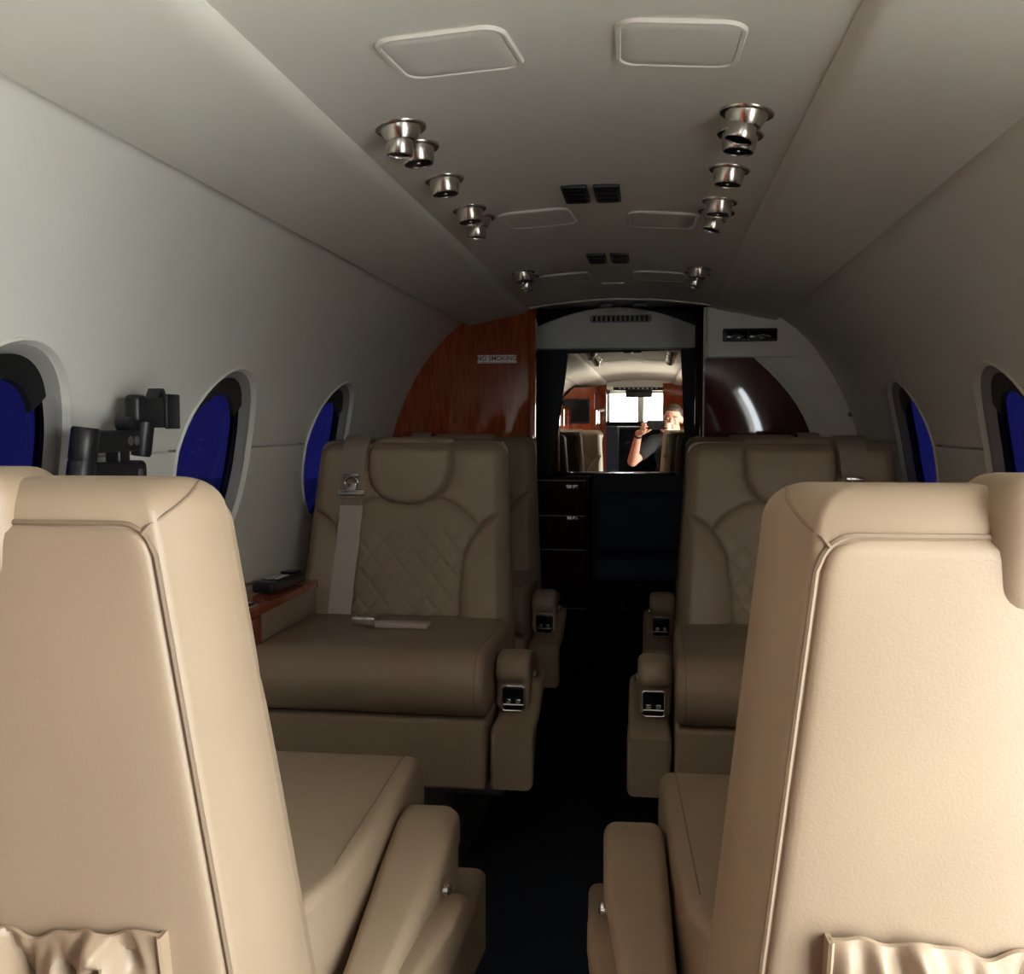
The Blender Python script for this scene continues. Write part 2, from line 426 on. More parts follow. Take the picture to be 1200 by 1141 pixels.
# --- aft vestibule beyond the doorway
m = MB(); m.box(-0.40, -0.385, Y_AFT + 0.03, 4.2, 0, 1.55)
struct(m.build('wall_vestibule_left', 'dark'), 'black side lining of the aft doorway recess', 'wall')
m = MB(); m.box(0.345, 0.36, Y_AFT + 0.03, 4.2, 0, 1.55)
struct(m.build('wall_vestibule_right', 'dark'), 'black side lining of the recess beside the wine panel', 'wall')
m = MB(); m.box(-0.40, 0.36, Y_AFT + 0.012, 4.2, 1.502, 1.53)
struct(m.build('ceiling_vestibule', 'ceiling'), 'dim ceiling of the aft recess over the mirror', 'ceiling')
m = MB(); m.box(-0.95, 0.95, Y_MIR + 0.012, 4.2, -0.04, 1.60)
struct(m.build('wall_back', 'dark'), 'black back wall around the bronze mirror', 'wall')
up_ = MB()                                                                    # arched grey panel over the mirror
ao = [(-0.37, 1.325), (0.31, 1.325)] + [(0.31 - 0.68 * t, 1.325 + 0.03 + 0.135 * math.sin(math.pi * (0.12 + 0.76 * t))) for t in np.linspace(0, 1, 16)]
up_.prism([(z, x) for x, z in ao], 1, Y_MIR - 0.10, Y_MIR + 0.012, 0.006)
pn = struct(up_.build('trim_7', 'wall', origin=(0, Y_MIR, 1.32)), 'arched grey panel with slotted speaker above the mirror', 'panel')
m = MB(); m.prism([(z - 1.32, x) for x, z in rrect(-0.13, 0.12, 1.428, 1.458, 0.0149)], 1, -0.104, -0.098, 0.002)
gr = m.build('speaker_grille', 'grey', pn)
for k in range(12):
    m = MB(); m.box(-0.115 + k * .019, -0.105 + k * .019, -0.1055, -0.103, 0.112, 0.134); m.build('slot', 'dark', gr)
for x in (-0.045, 0.075):
    m = MB(); m.rbox((0, 0, 0), (0.055, 0.012, 0.02), 0.004, 2)
    o = m.build('door_catch', 'black'); o.location = (x, Y_AFT + 0.03, 1.455)
    tag(o, 'small black catch above the mirror doorway, on the %s side' % ('mahogany panel' if x < 0 else 'wine panel'), 'catch', 'catches above the mirror doorway')
# mirror
m = MB(); q = [(-0.286, 0.823), (0.262, 0.823), (0.237, 1.322), (-0.222, 1.312)]
m.prism([(z - 0.823, x) for x, z in q], 1, -0.010, 0.004)
mi = m.build('mirror', 'mirror'); mi.location = (0, Y_MIR, 0.823)
tag(mi, 'bronze tinted wall mirror reflecting the cockpit and a person', 'mirror')
m = MB(); m.box(-0.29, 0.265, -0.018, 0.006, -0.010, 0.001, 0.003); m.build('bottom_rail', 'bright', mi)
m = MB(); m.tube([(-0.2885, -0.012, 0), (-0.2245, -0.012, 0.489)], 0.003); m.build('edge_trim', 'bright', mi)
# dark drawers under the mirror and navy bench
cb = empty('drawer_cabinet', (-0.235, 3.98, 0)); tag(cb, 'dark glossy drawer cabinet beneath the mirror', 'cabinet')
m = MB(); m.box(-0.145, 0.115, -0.10, 0.11, 0.0, 0.812, 0.004); m.build('body', 'black_wood', cb)
for z0, z1 in ((0.67, 0.80), (0.535, 0.66), (0.30, 0.525), (0.04, 0.29)):
    m = MB(); m.box(-0.135, 0.105, -0.114, -0.100, z0, z1, 0.004); d = m.build('drawer', 'black_wood', cb)
    m = MB(); m.box(-0.133, 0.103, -0.117, -0.1125, z1 - 0.004, z1 - 0.0005); m.build('edge_trim', 'steel', d)
bn = empty('bench_seat', (0.12, 3.96, 0)); tag(bn, 'navy upholstered bench in the dark recess under the mirror', 'bench')
m = MB(); m.box(-0.225, 0.215, -0.10, 0.12, 0.0, 0.40, 0.01); m.build('base', 'black_wood', bn)
m = MB(); m.box(-0.225, 0.215, -0.12, 0.12, 0.40, 0.50, 0.03); m.build('cushion', 'navy', bn)
m = MB(); m.box(-0.225, 0.215, 0.03, 0.13, 0.50, 0.74, 0.03); m.build('backrest', 'navy', bn)

# ================================================================== FORWARD END (seen in the mirror, lets the light in)
FDL, FDR = -0.335, 0.235
def fwd_panel(x_in, sd, name, label):
    m = MB()
    ol = [(x_in, 0.0)] + [(sd * arc_x(z), z) for z in np.linspace(0.0, 1.437, 26)] + [(x_in, 1.437)]
    m.prism([(z, x) for x, z in ol], 1, Y_FWD - 0.03, Y_FWD)
    return struct(m.build(name, 'wood'), label, 'wall')
fwd_panel(FDL, -1, 'wall_forward', 'red mahogany forward bulkhead beside the closet')
fwd_panel(FDR, 1, 'wall_forward_door_side', 'red mahogany forward bulkhead beside the entry door')
m = MB(); m.box(FDL, FDR, Y_FWD - 0.03, Y_FWD, 1.40, 1.475)
struct(m.build('trim_6', 'rim'), 'cream lintel over the cockpit doorway', 'trim')
m = MB(); m.box(-0.95, 0.95, Y_FWD - 0.06, Y_FWD - 0.03, 1.405, 1.62)
struct(m.build('wall_forward_top', 'wall'), 'cream closing panel above the forward bulkhead', 'wall')
tv = empty('wall_monitor', (-0.585, -0.878, 1.14)); tag(tv, 'black flat screen monitor on the mahogany closet end, seen in the mirror', 'monitor')
m = MB(); m.rbox((0, 0, 0), (0.30, 0.024, 0.23), 0.006, 2); m.build('casing', 'black', tv)
m = MB(); m.box(-0.135, 0.135, 0.0115, 0.0135, -0.10, 0.10); m.build('screen', 'lens', tv)
# unseen mahogany cabinet added opposite the entry door to cut bounce light
gc = empty('bounce_block_cabinet', (-0.68, -0.72, 0)); tag(gc, 'unseen shallow mahogany cabinet added opposite the entry door to cut bounce light', 'cabinet')
m = MB(); m.box(-0.04, 0.06, -0.165, 1.12, 0.002, 1.18, 0.006); m.build('body', 'wood', gc)
cl = empty('closet', (-0.58, -1.41, 0)); tag(cl, 'mahogany closet carrying the black screen beside the cockpit doorway', 'closet')
m = MB(); m.prism([(0.002, 0.18), (1.36, 0.18), (1.36, -0.01), (1.25, -0.12), (1.10, -0.20), (0.95, -0.25), (0.60, -0.265), (0.40, -0.25), (0.20, -0.20), (0.002, -0.14)], 1, -0.505, 0.515); m.build('body', 'wood', cl)
for y0, w_, xf in ((-0.48, 0.47, 0.18), (0.01, 0.48, 0.18), (-0.14, 0.40, 0.06), (0.28, 0.40, 0.06), (0.70, 0.40, 0.06)):
    for z0, z1 in ((0.06, 0.60), (0.63, 1.15)):
        m = MB(); m.box(xf, xf + 0.016, y0, y0 + w_, z0, z1, 0.004); dr_ = m.build('door', 'wood', cl if xf > .1 else gc)
        zm = (z0 + z1) / 2; xh = xf + 0.016
        m = MB(); m.tube([(xh, y0 + .05, zm - .05), (xh + .014, y0 + .05, zm - .04), (xh + .014, y0 + .05, zm + .04), (xh, y0 + .05, zm + .05)], 0.005, 8); m.build('handle', 'chrome', dr_)
# cockpit
def slab(name, b, mt, label, cat='wall'):
    m = MB(); m.box(*b); return struct(m.build(name, mt), label, cat)
slab('wall_cockpit_left', (-0.74, -0.70, Y_NOSE - .04, Y_FWD - .03, -.02, 1.5), 'wall', 'cream cockpit side lining seen in the mirror by the screen')
slab('wall_cockpit_right', (0.70, 0.74, Y_NOSE - .04, Y_FWD - .03, -.02, 1.5), 'wall', 'cream cockpit side lining seen in the mirror by the person')
slab('ceiling_cockpit', (-0.72, 0.72, Y_NOSE - .02, Y_FWD - .03, 1.475, 1.50), 'ceiling', 'cream cockpit ceiling', 'ceiling')
slab('wall_nose', (-0.72, 0.72, Y_NOSE - .04, Y_NOSE, 0, 1.05), 'dark', 'black cockpit front below the windshield')
slab('wall_nose_top', (-0.72, 0.72, Y_NOSE - .04, Y_NOSE, 1.37, 1.5), 'wall', 'cream header above the windshield')
m = MB()
for x0, x1 in ((-0.72, -0.35), (-0.035, 0.035), (0.35, 0.72)): m.box(x0, x1, Y_NOSE - .04, Y_NOSE, 1.0, 1.42)
struct(m.build('window_7', 'rim'), 'cockpit windshield frame with centre post', 'window frame')
ip = empty('instrument_panel', (0, -2.98, 0)); tag(ip, 'dark cockpit instrument panel under the bright windshield', 'instrument panel')
m = MB(); m.box(-0.68, 0.68, -0.12, 0.12, 0.55, 0.96, 0.01); m.build('panel', 'dark', ip)
m = MB(); m.box(-0.68, 0.68, -0.15, 0.16, 0.96, 0.995, 0.012); m.build('glareshield', 'black', ip)
for k in range(4):
    m = MB(); m.box(-0.55 + k * .29, -0.33 + k * .29, 0.119, 0.126, 0.70, 0.90, 0.003); m.build('display', 'lens', ip)
oh = empty('overhead_switch_panel', (-0.02, -2.35, 1.475)); tag(oh, 'stepped dark overhead switch panel hanging in the cockpit doorway', 'switch panel')
m = MB(); m.box(-0.26, 0.26, -0.06, 0.06, -0.10, 0.0, 0.006); m.build('upper_panel', 'black', oh)
m = MB(); m.box(-0.13, 0.15, -0.05, 0.05, -0.17, -0.10, 0.006); m.build('lower_panel', 'black', oh)
for r_ in range(3):
    for k in range(9):
        m = MB(); m.box(-0.20 + k * .048, -0.18 + k * .048, 0.059, 0.066, -0.085 + r_ * .028, -0.073 + r_ * .028); m.build('switch', 'key', oh)
for x in (-0.42, 0.42):
    ps = empty('pilot_seat', (x, -2.5, 0)); tag(ps, 'dark pilot seat in the cockpit on the %s side' % ('wall monitor' if x < 0 else 'entry door'), 'seat', 'pilot seats')
    m = MB(); m.rbox((0, 0.10, 0.72), (0.40, 0.11, 0.56), 0.04, 3); m.build('backrest', 'navy', ps)
    m = MB(); m.rbox((0, -0.12, 0.42), (0.42, 0.42, 0.10), 0.04, 3); m.build('cushion', 'navy', ps)
    m = MB(); m.box(-0.12, 0.12, -0.20, 0.10, 0.0, 0.38, 0.01); m.build('pedestal', 'steel', ps)

# ================================================================== SEATS (local: faces -Y, aisle arm at +x; origin on the floor)
TOP = 0.985; TL = math.tan(math.radians(9.5))
def y_rear(z): return 0.36 - (TOP - z) * TL
def y_front(z): return y_rear(z) - 0.125 - (TOP - z) * 0.07
def w_front(z): return 0.258 + (TOP - z) * 0.062
def w_rear(z): return 0.236 + (TOP - z) * 0.072
def seg_dist(X, Z, pts):
    d = np.full(X.shape, 9.0)
    for (x0, z0), (x1, z1) in zip(pts, pts[1:]):
        dx, dz = x1 - x0, z1 - z0; L2 = dx * dx + dz * dz + 1e-12
        t = np.clip(((X - x0) * dx + (Z - z0) * dz) / L2, 0, 1)
        d = np.minimum(d, np.hypot(X - x0 - t * dx, Z - z0 - t * dz))
    return d
def curve2(pts, per=10): return [(p.x, p.y) for p in smooth_path([(a, b, 0) for a, b in pts], per)]
# seam curves, right half (mirrored for the left)
HEAD = curve2([(0.114, 0.985), (0.116, 0.93), (0.110, 0.885), (0.088, 0.848), (0.05, 0.824), (0.0, 0.815)])
BOLS = curve2([(0.275, 0.800), (0.240, 0.790), (0.205, 0.765), (0.175, 0.725), (0.158, 0.675), (0.152, 0.60), (0.152, 0.50), (0.152, 0.40)])
ARCH = curve2([(0.075, 0.838), (0.120, 0.824), (0.165, 0.795), (0.198, 0.757)])
def head_z(ax): return np.interp(ax, [p[0] for p in reversed(HEAD[8:])], [p[1] for p in reversed(HEAD[8:])])
def in_head(X, Z):
    xe = np.interp(Z, [p[1] for p in reversed(HEAD)], [p[0] for p in reversed(HEAD)])
    return (Z > 0.815) & (np.abs(X) < xe)
def bols_x(Z): return np.interp(Z, [p[1] for p in reversed(BOLS)], [p[0] for p in reversed(BOLS)])
def arch_z(ax): return np.interp(ax, [0] + [p[0] for p in ARCH], [0.838] + [p[1] for p in ARCH])
def relief(X, Z):
    A = np.abs(X)
    g = lambda d, s: np.exp(-(d / s) ** 2)
    dh, db, da = seg_dist(A, Z, HEAD), seg_dist(A, Z, BOLS), seg_dist(A, Z, ARCH)
    ih = in_head(X, Z); bo = (Z < 0.80) & (A > bols_x(Z)); ce = (~bo) & (Z < arch_z(A)) & (~ih)
    h = np.zeros(X.shape)
    h += np.where(ih, 0.022 * (1 - np.exp(-dh / 0.016)), 0)
    h += np.where(bo, 0.026 * (1 - np.exp(-db / 0.030)), 0)
    h += np.where(ce, 0.006 * (1 - np.exp(-np.minimum(db, da) / 0.03)), 0)
    h += np.where(~(ih | bo | ce), 0.012 * (1 - np.exp(-np.minimum(np.minimum(db, da), dh) / 0.02)), 0)
    # diamond quilting in the centre panel, fading to the plain area under the headrest
    per = 0.062
    def fam(s):
        q = (X * 1.0 + s * Z * 0.86) / per
        return np.abs(q - np.round(q)) * per * 0.75
    ql = np.minimum(fam(1), fam(-1)); fade = np.clip((0.775 - Z) / 0.05, 0, 1)
    h -= np.where(ce, 0.0042 * g(ql, 0.0048) * fade, 0)
    h -= 0.009 * g(dh, 0.0050) * (Z < 0.99) + 0.007 * g(db, 0.0050) + 0.005 * g(da, 0.0045) * np.where(ih, 0, 1)
    return h, ih, bo, ce
def front_y(X, Z):
    wf = w_front(Z)
    h, *_ = relief(X, Z)
    ds = np.clip(wf - np.abs(X), 0, 1); r = 0.042; dt = np.clip(TOP - Z, 0, 1); r2 = np.where(in_head(X, Z), 0.028, 0.040)
    drop = np.where(ds < r, r - np.sqrt(np.maximum(0, r * r - (r - ds) ** 2)), 0)
    drop2 = np.where(dt < r2, r2 - np.sqrt(np.maximum(0, r2 * r2 - (r2 - dt) ** 2)), 0)
    fade = np.clip(ds / 0.03, 0, 1) * np.clip(dt / 0.02, 0.0, 1)
    return y_front(Z) - h * fade + drop + drop2

def region_meshes(flip):
    nx, nzz = 150, 168
    U = np.sin(np.linspace(-1, 1, nx) * math.pi / 2 * 0.985) / math.sin(math.pi / 2 * 0.985)
    U = 0.35 * U + 0.65 * np.linspace(-1, 1, nx)
    Zv = np.concatenate([np.linspace(0.44, 0.955, nzz - 14, endpoint=False), 0.955 + 0.03 * np.sin(np.linspace(0, math.pi / 2, 14))])
    Zg, Ug = np.meshgrid(Zv, U, indexing='ij')
    rc = 0.035; dt = TOP - Zg
    W = w_front(Zg) - np.where(dt < rc, rc - np.sqrt(np.maximum(0, rc * rc - (rc - dt) ** 2)), 0)
    X = Ug * W
    Yg = front_y(X * w_front(Zg) / W, Zg)
    P = np.stack([X, Yg, Zg], -1)
    Xc = (X[:-1, :-1] + X[1:, 1:]) / 2; Zc = (Zg[:-1, :-1] + Zg[1:, 1:]) / 2
    _, ih, bo, ce = relief(Xc, Zc)
    reg = np.where(ih, 1, np.where(bo & (Xc < 0), 2, np.where(bo, 3, np.where(ce, 4, np.where(Xc < 0, 0, 5)))))
    out = {}
    names = {0: 'shoulder_panel', 5: 'shoulder_panel', 1: 'headrest_pad', 2: 'bolster', 3: 'bolster', 4: 'quilted_panel'}
    for k in range(6):
        ii, jj = np.nonzero(reg == k); idx = {}; vs_ = []; fs = []
        def vid(i, j):
            if (i, j) not in idx: idx[(i, j)] = len(vs_); vs_.append(tuple(P[i, j]))
            return idx[(i, j)]
        for i, j in zip(ii, jj): fs.append((vid(i, j), vid(i, j + 1), vid(i + 1, j + 1), vid(i + 1, j)))
        b = MB(); b.v = vs_; b.f = fs
        out[k] = (names[k], b)
    return out

def taper(mb):                                                     # the arm narrows towards the back in plan
    def t_(p):
        k_ = max(0.0, min(1.0, (p[1] + 0.06) / 0.32)); k_ = k_ * k_ * (3 - 2 * k_)
        return (0.304 + (p[0] - 0.304) * (1 - 0.55 * k_), p[1], p[2])
    y = sorted(set(round(p[1], 4) for p in mb.v)); mb.v = [t_(p) for p in mb.v]
def make_seat(flip, name):
    root = empty(name)
    B = lambda mb, nm, mt, par=root: mb.build(nm, mt, par, flip)
    # ---- backrest front, split at its seams
    parts = {}
    for k, (nm, b) in region_meshes(flip).items():
        parts[k] = B(b, nm, 'leather')
    # ---- back shell (side and top gusset)
    m = MB(); rings = []
    def rd(dt, r): return r - math.sqrt(max(0, r * r - (r - dt) ** 2)) if dt < r else 0.0
    def shell_side(z, n=9):
        dt = TOP + 0.006 - z; cr, cx = rd(dt, 0.036), rd(dt, 0.030)
        y0 = y_front(z) + 0.040 + rd(dt, 0.02); y1 = y_rear(z) - cr
        wf, wr2 = w_front(z) - cx, w_rear(z) - cx
        return [(wf + (wr2 - wf) * i / n + 0.007 * math.sin(math.pi * i / n), y0 + (y1 - 0.008 - y0) * i / n) for i in range(n + 1)] + [(wr2 - 0.002, y1 - 0.003), (wr2 - 0.007, y1)]
    zs = list(np.linspace(0.30, 0.955, 16)) + [0.955 + 0.036 * math.sin(t) for t in np.linspace(0, math.pi / 2, 9)[1:]]
    for z in zs:
        side = shell_side(z)
        rings.append([(x, y, z) for x, y in side] + [(-x, y, z) for x, y in reversed(side)])
    m.loft(rings); B(m, 'back_shell', 'leather')
    # ---- rear panel with soft bulge
    zt, zb = 0.954, 0.27
    Us = np.concatenate([[-1, -.99, -.975, -.955], np.linspace(-.92, .92, 44), [.955, .975, .99, 1]]); Vs = np.concatenate([[0, .012, .03], np.linspace(.06, .95, 44), [.965, .98, .99, 1]])
    rc = 0.024
    def panel_w(z):
        dt = zt - z
        return w_rear(z) - 0.008 - (rd(dt, rc) if dt < rc else 0)
    P = []
    for v in Vs:
        row = []
        z = zb + (zt - zb) * v
        for u in Us:
            ww = panel_w(z)
            e = min((1 - abs(u)) * ww, (zt - z), (z - zb)); k_ = min(e, 0.011) / 0.011
            ed = 0.0065 * (1 - math.sqrt(max(0, 1 - (1 - k_) ** 2)))
            bl = 0.017 * (1 - abs(u) ** 2.6) * (1 - abs(2 * v - 1.05) ** 4)
            bl += 0.0016 * math.sin(u * 7 + v * 5) * math.sin(v * 9 - u * 2) * (1 - u * u)
            row.append((u * ww, y_rear(z) + 0.0045 + max(bl, 0) - ed, z))
        P.append(row)
    m = MB(); m.grid(P); rp_ = B(m, 'rear_panel', 'leather')
    # ---- piping round the rear panel, mitre seams at the top corners
    path = [(panel_w(z) + 0.0025, z) for z in np.linspace(zb, zt - rc, 24)]
    wt = w_rear(zt) - 0.0055
    path += [(wt - rc + rc * math.cos(t), zt - rc + rc * math.sin(t) + .002 * math.sin(t)) for t in np.linspace(0, math.pi / 2, 8)[1:]]
    full = path + [(-x, z) for x, z in reversed(path)]
    m = MB(); m.tube([(x, y_rear(z) + 0.0002, z) for x, z in full], 0.0024, 6); B(m, 'piping', 'piping', rp_)
    for s_ in (-1, 1):
        mp_ = [(s_ * (wt - rc * .28), y_rear(zt) + 0.0015, zt - rc * .28), (s_ * (wt - rc * .05), y_rear(zt) - 0.0005, zt + .001)]
        for i in range(8):
            q = i / 7; z = 0.960 + 0.026 * math.sin(q * math.pi / 2); sd_ = shell_side(z); t = 9 - q * 8.0; i0 = int(min(8, t)); fr = t - i0
            x = sd_[i0][0] + (sd_[i0 + 1][0] - sd_[i0][0]) * fr; y = sd_[i0][1] + (sd_[i0 + 1][1] - sd_[i0][1]) * fr
            mp_.append((s_ * x, y, z))
        m = MB(); m.tube(mp_, 0.0016, 6); B(m, 'corner_piping', 'piping', rp_)
    # ---- headrest over the top
    def lean(p):
        return Vector((p.x, p.y + y_rear(p.z) - y_rear(0.95), p.z))
    m = MB(); yc = (y_front(0.95) + 0.036 + y_rear(0.95) + 0.020) / 2; dy = y_rear(0.95) + 0.020 - y_front(0.95) - 0.036
    m.rbox((0, yc, 0.947), (0.236, dy, 0.104), 0.026, 4, 4, lean); hr = B(m, 'headrest', 'leather')
    m = MB(); yb = y_rear(0.95) + 0.0205
    m.tube([lean(Vector((x, yb - 0.001, 0.921))) for x in np.linspace(-0.086, 0.086, 6)], 0.0014, 6); B(m, 'piping', 'piping', hr)
    # ---- gathered pocket low on the rear
    rnd = random.Random(3 if flip else 11)
    folds = [(rnd.uniform(-1, 1), rnd.uniform(.022, .05), rnd.uniform(-2.2, 2.2), rnd.uniform(.45, 1), rnd.uniform(.55, .94), rnd.uniform(.07, .15)) for _ in range(60)]
    PT = 0.592 if flip else 0.640
    def pk(u, v):
        z = 0.36 + (PT - 0.36) * v; f_ = (1 - abs(u) ** 8)
        h = 0.010 + 0.022 * math.sin(math.pi * min(1, v * 0.80 + .12)) * (1 - abs(u) ** 6)
        for c_, s_, sl, a_, vc, sg_ in folds:
            d = (u - c_ - sl * (vc - v) * 0.30) / (s_ * (1 + 1.0 * (1 - v))); env = math.exp(-((v - vc) / sg_) ** 2) * min(1, (1.0 - v) / .04 + .35)
            h += a_ * 0.018 * (math.exp(-d * d) - 0.8 * math.exp(-(d - 1.6) ** 2)) * env * f_
        zz = z + (0.0035 * math.sin(u * 8 + 1) + 0.0028 * math.sin(u * 19 + 2) + 0.0018 * math.sin(u * 37)) * v * f_
        return (u * 0.212, y_rear(z) + 0.012 + max(h, 0.003), zz)
    us = np.linspace(-1, 1, 190); vv_ = np.linspace(0, 1, 56)
    P = [[pk(u, v) for u in us] for v in vv_]
    P.append([(x, y - 0.0035, z + 0.001) for x, y, z in P[-1]]); P.append([(x, y - 0.004, z - 0.02) for x, y, z in P[-1]])
    m = MB(); m.grid(P); pk_ = B(m, 'pocket', 'leather')
    for s_ in (-1, 1):
        m = MB(); col = [pk(s_, v) for v in np.linspace(0, 1, 14)]
        m.loft([[(x - .002, y - 0.014, z), (x + .0025, y - 0.014, z), (x + .0025, y + .003, z), (x, y + .0045, z), (x - .002, y + .003, z)] for x, y, z in col]); B(m, 'pocket_edge', 'leather', pk_)
    # ---- seat cushion: bull-nosed slab
    HW = 0.300
    oc = [(0.23, 0.395)] + [(0.23, 0.528)] + [(-0.10, 0.535), (-0.22, 0.541)] + \
         [(-0.285 + 0.075 * math.cos(a), 0.467 + 0.075 * math.sin(a)) for a in np.linspace(math.pi * .5, math.pi * 1.5, 15)] + [(-0.10, 0.392)]
    m = MB(); m.prism(oc[:2] + [(0.17, 0.529), (0.11, 0.530), (0.05, 0.532)] + oc[2:] + [(0.05, 0.394), (0.11, 0.394), (0.17, 0.394)], 0, -HW, HW, 0.016, 4)
    m.v = [(x * (1 - 0.12 * max(0.0, min(1.0, (y - 0.03) / 0.14))), y, z) for x, y, z in m.v]; cu = B(m, 'cushion', 'leather')
    for s_ in (-1, 1):
        m = MB(); st = [(0.04, 0.5318)] + [(y, z) for y, z in oc[2:-1]]
        m.tube([(s_ * (HW - 0.020), y - (0.0004 if y < -.28 else 0), z + 0.0003) for y, z in st], 0.0012, 5); B(m, 'stitching', 'piping', cu)
    # ---- base and front valance
    m = MB(); m.rbox((0, -0.055, 0.315), (0.60, 0.55, 0.155), 0.010, 3); B(m, 'base', 'leather')
    m = MB(); m.rbox((0, -0.03, 0.222), (0.66, 0.48, 0.034), 0.006, 2); B(m, 'under_frame', 'steel')
    pd = MB(); pd.rbox((0, 0.0, 0.13), (0.40, 0.34, 0.17), 0.012, 2); pd_ = B(pd, 'pedestal', 'steel')
    for s_ in (-1, 1):
        m = MB(); m.box(s_ * .20 - .022, s_ * .20 + .022, -0.31, 0.31, 0.0, 0.045, 0.004); B(m, 'floor_track', 'steel', pd_)
        m = MB(); m.tube([(s_ * .20, -0.24, 0.21), (s_ * .20, -0.16, 0.04)], 0.014, 8); B(m, 'brace', 'steel', pd_)
    # ---- aisle arm: lower pod, soft pad, control plate
    m = MB(); op = [(-0.315, 0.238), (0.26, 0.238), (0.27, 0.26), (0.27, 0.36), (0.10, 0.415), (-0.04, 0.432), (-0.12, 0.425), (-0.17, 0.400), (-0.20, 0.375), (-0.30, 0.375), (-0.318, 0.365)]
    m.prism(op, 0, 0.306, 0.400, 0.014, 4); taper(m); B(m, 'arm_pod', 'leather')
    m = MB(); op = [(-0.205, 0.425), (-0.208, 0.385), (0.10, 0.350), (0.25, 0.31), (0.262, 0.325), (0.262, 0.365), (0.235, 0.395), (0.10, 0.443), (-0.06, 0.490), (-0.15, 0.512), (-0.19, 0.513), (-0.214, 0.499), (-0.224, 0.474), (-0.220, 0.456), (-0.206, 0.446)]
    m.prism(op, 0, 0.303, 0.380, 0.017, 4); taper(m); ar = B(m, 'armrest', 'leather')
    m = MB(); m.rbox((0.344, -0.206, 0.412), (0.050, 0.012, 0.058), 0.006, 2); ct = B(m, 'control_plate', 'lens', ar)
    m = MB(); m.tube([(0.344 + x, -0.2125, 0.412 + z) for x, z in rrect(-0.0245, 0.0245, -0.0285, 0.0285, 0.006, 3)], 0.0022, 6, True)
    m.tube([(0.322, -0.2135, 0.398), (0.366, -0.2135, 0.398)], 0.002, 6); B(m, 'bezel', 'bright', ar)
    for dx in (-0.011, 0.011):
        m = MB(); m.rbox((0.344 + dx, -0.2125, 0.406), (0.012, 0.006, 0.010), 0.002, 2); B(m, 'switch', 'bright', ar)
    m = MB(); m.lathe([(0.0, -.004), (0.009, -0.004), (0.009, 0.002), (0.006, 0.005), (0.0, 0.0055)], 14, (0.3815, -0.10, 0.440), Matrix.Rotation(math.pi / 2, 4, 'Y'))
    B(m, 'release_button', 'bright', ar)
    # ---- wall side arm
    m = MB(); op = [(-0.20, 0.26), (0.25, 0.26), (0.25, 0.49), (0.10, 0.512), (-0.16, 0.508), (-0.205, 0.485)]
    m.prism(op, 0, -0.352, -0.304, 0.012, 3); B(m, 'armrest', 'leather')
    # ---- shoulder belt on the wall side
    bx_ = -0.150
    def fy(x, z): return float(front_y(np.array([[x]]), np.array([[z]]))[0, 0])
    def strap(pts, hw, mt, nm, par=root, th=0.003):
        mm = MB(); rings = []
        for i, (x, y, z) in enumerate(pts):
            h_ = hw[i] if isinstance(hw, (list, tuple)) else hw
            rings.append([(x - h_, y, z), (x + h_, y, z), (x + h_, y + th, z), (x - h_, y + th, z)])
        mm.loft(rings); return B(mm, nm, mt, par)
    zt2 = [1.006, 1.004, 0.985, 0.96, 0.93, 0.905, 0.893]
    yt2 = [y_rear(0.99) - 0.02, y_front(0.99) + 0.03, y_front(0.985) - 0.004, fy(bx_, 0.96) - 0.010, fy(bx_, .93) - 0.010, fy(bx_, .905) - 0.010, fy(bx_, .893) - .010]
    us_ = strap([(bx_, y, z) for y, z in zip(yt2, zt2)], [0.036, 0.036, 0.036, 0.033, 0.031, 0.029, 0.018], 'belt_dark', 'upper_strap')
    zz2 = np.linspace(0.815, 0.50, 26)
    sh = strap([(bx_ - 0.014 * (0.815 - z) / 0.3, min(fy(bx_, z), fy(bx_ - .02, z), fy(bx_ + .02, z)) - 0.009, z) for z in zz2], 0.031, 'belt', 'shoulder_belt')
    yb2 = fy(bx_, 0.87) - 0.014
    m = MB(); m.tube([(bx_ + 0.018 * math.cos(t), yb2, 0.878 + 0.014 * math.sin(t)) for t in np.linspace(0, 2 * math.pi, 17)[:-1]], 0.003, 6, True)
    m.rbox((bx_, yb2, 0.897), (0.044, 0.008, 0.010), 0.003, 2); B(m, 'hook', 'chrome', us_)
    m = MB(); m.rbox((bx_, yb2, 0.850), (0.075, 0.010, 0.016), 0.004, 2); m.rbox((bx_, yb2, 0.866), (0.030, 0.007, 0.022), 0.003, 2); B(m, 'tongue', 'chrome', sh)
    m = MB(); m.tube([(bx_ + x, yb2 - .002, 0.826 + z) for x, z in rrect(-0.024, 0.024, -0.010, 0.010, 0.004, 2)], 0.0028, 6, True)
    m.box(bx_ - .031, bx_ + .031, yb2, yb2 + .004, 0.81, 0.846); B(m, 'adjuster', 'belt_dark', sh)
    # ---- lap belt lying on the cushion
    m = MB(); m.rbox((-0.040, -0.07, 0.553), (0.058, 0.040, 0.020), 0.004, 2); m.box(-0.064, -0.016, -0.091, -0.0895, 0.547, 0.559); lb = B(m, 'lap_buckle', 'bright')
    m = MB(); m.rbox((0.05, -0.055, 0.5415), (0.13, 0.045, 0.012), 0.003, 2); B(m, 'lap_strap', 'belt', lb)
    return root

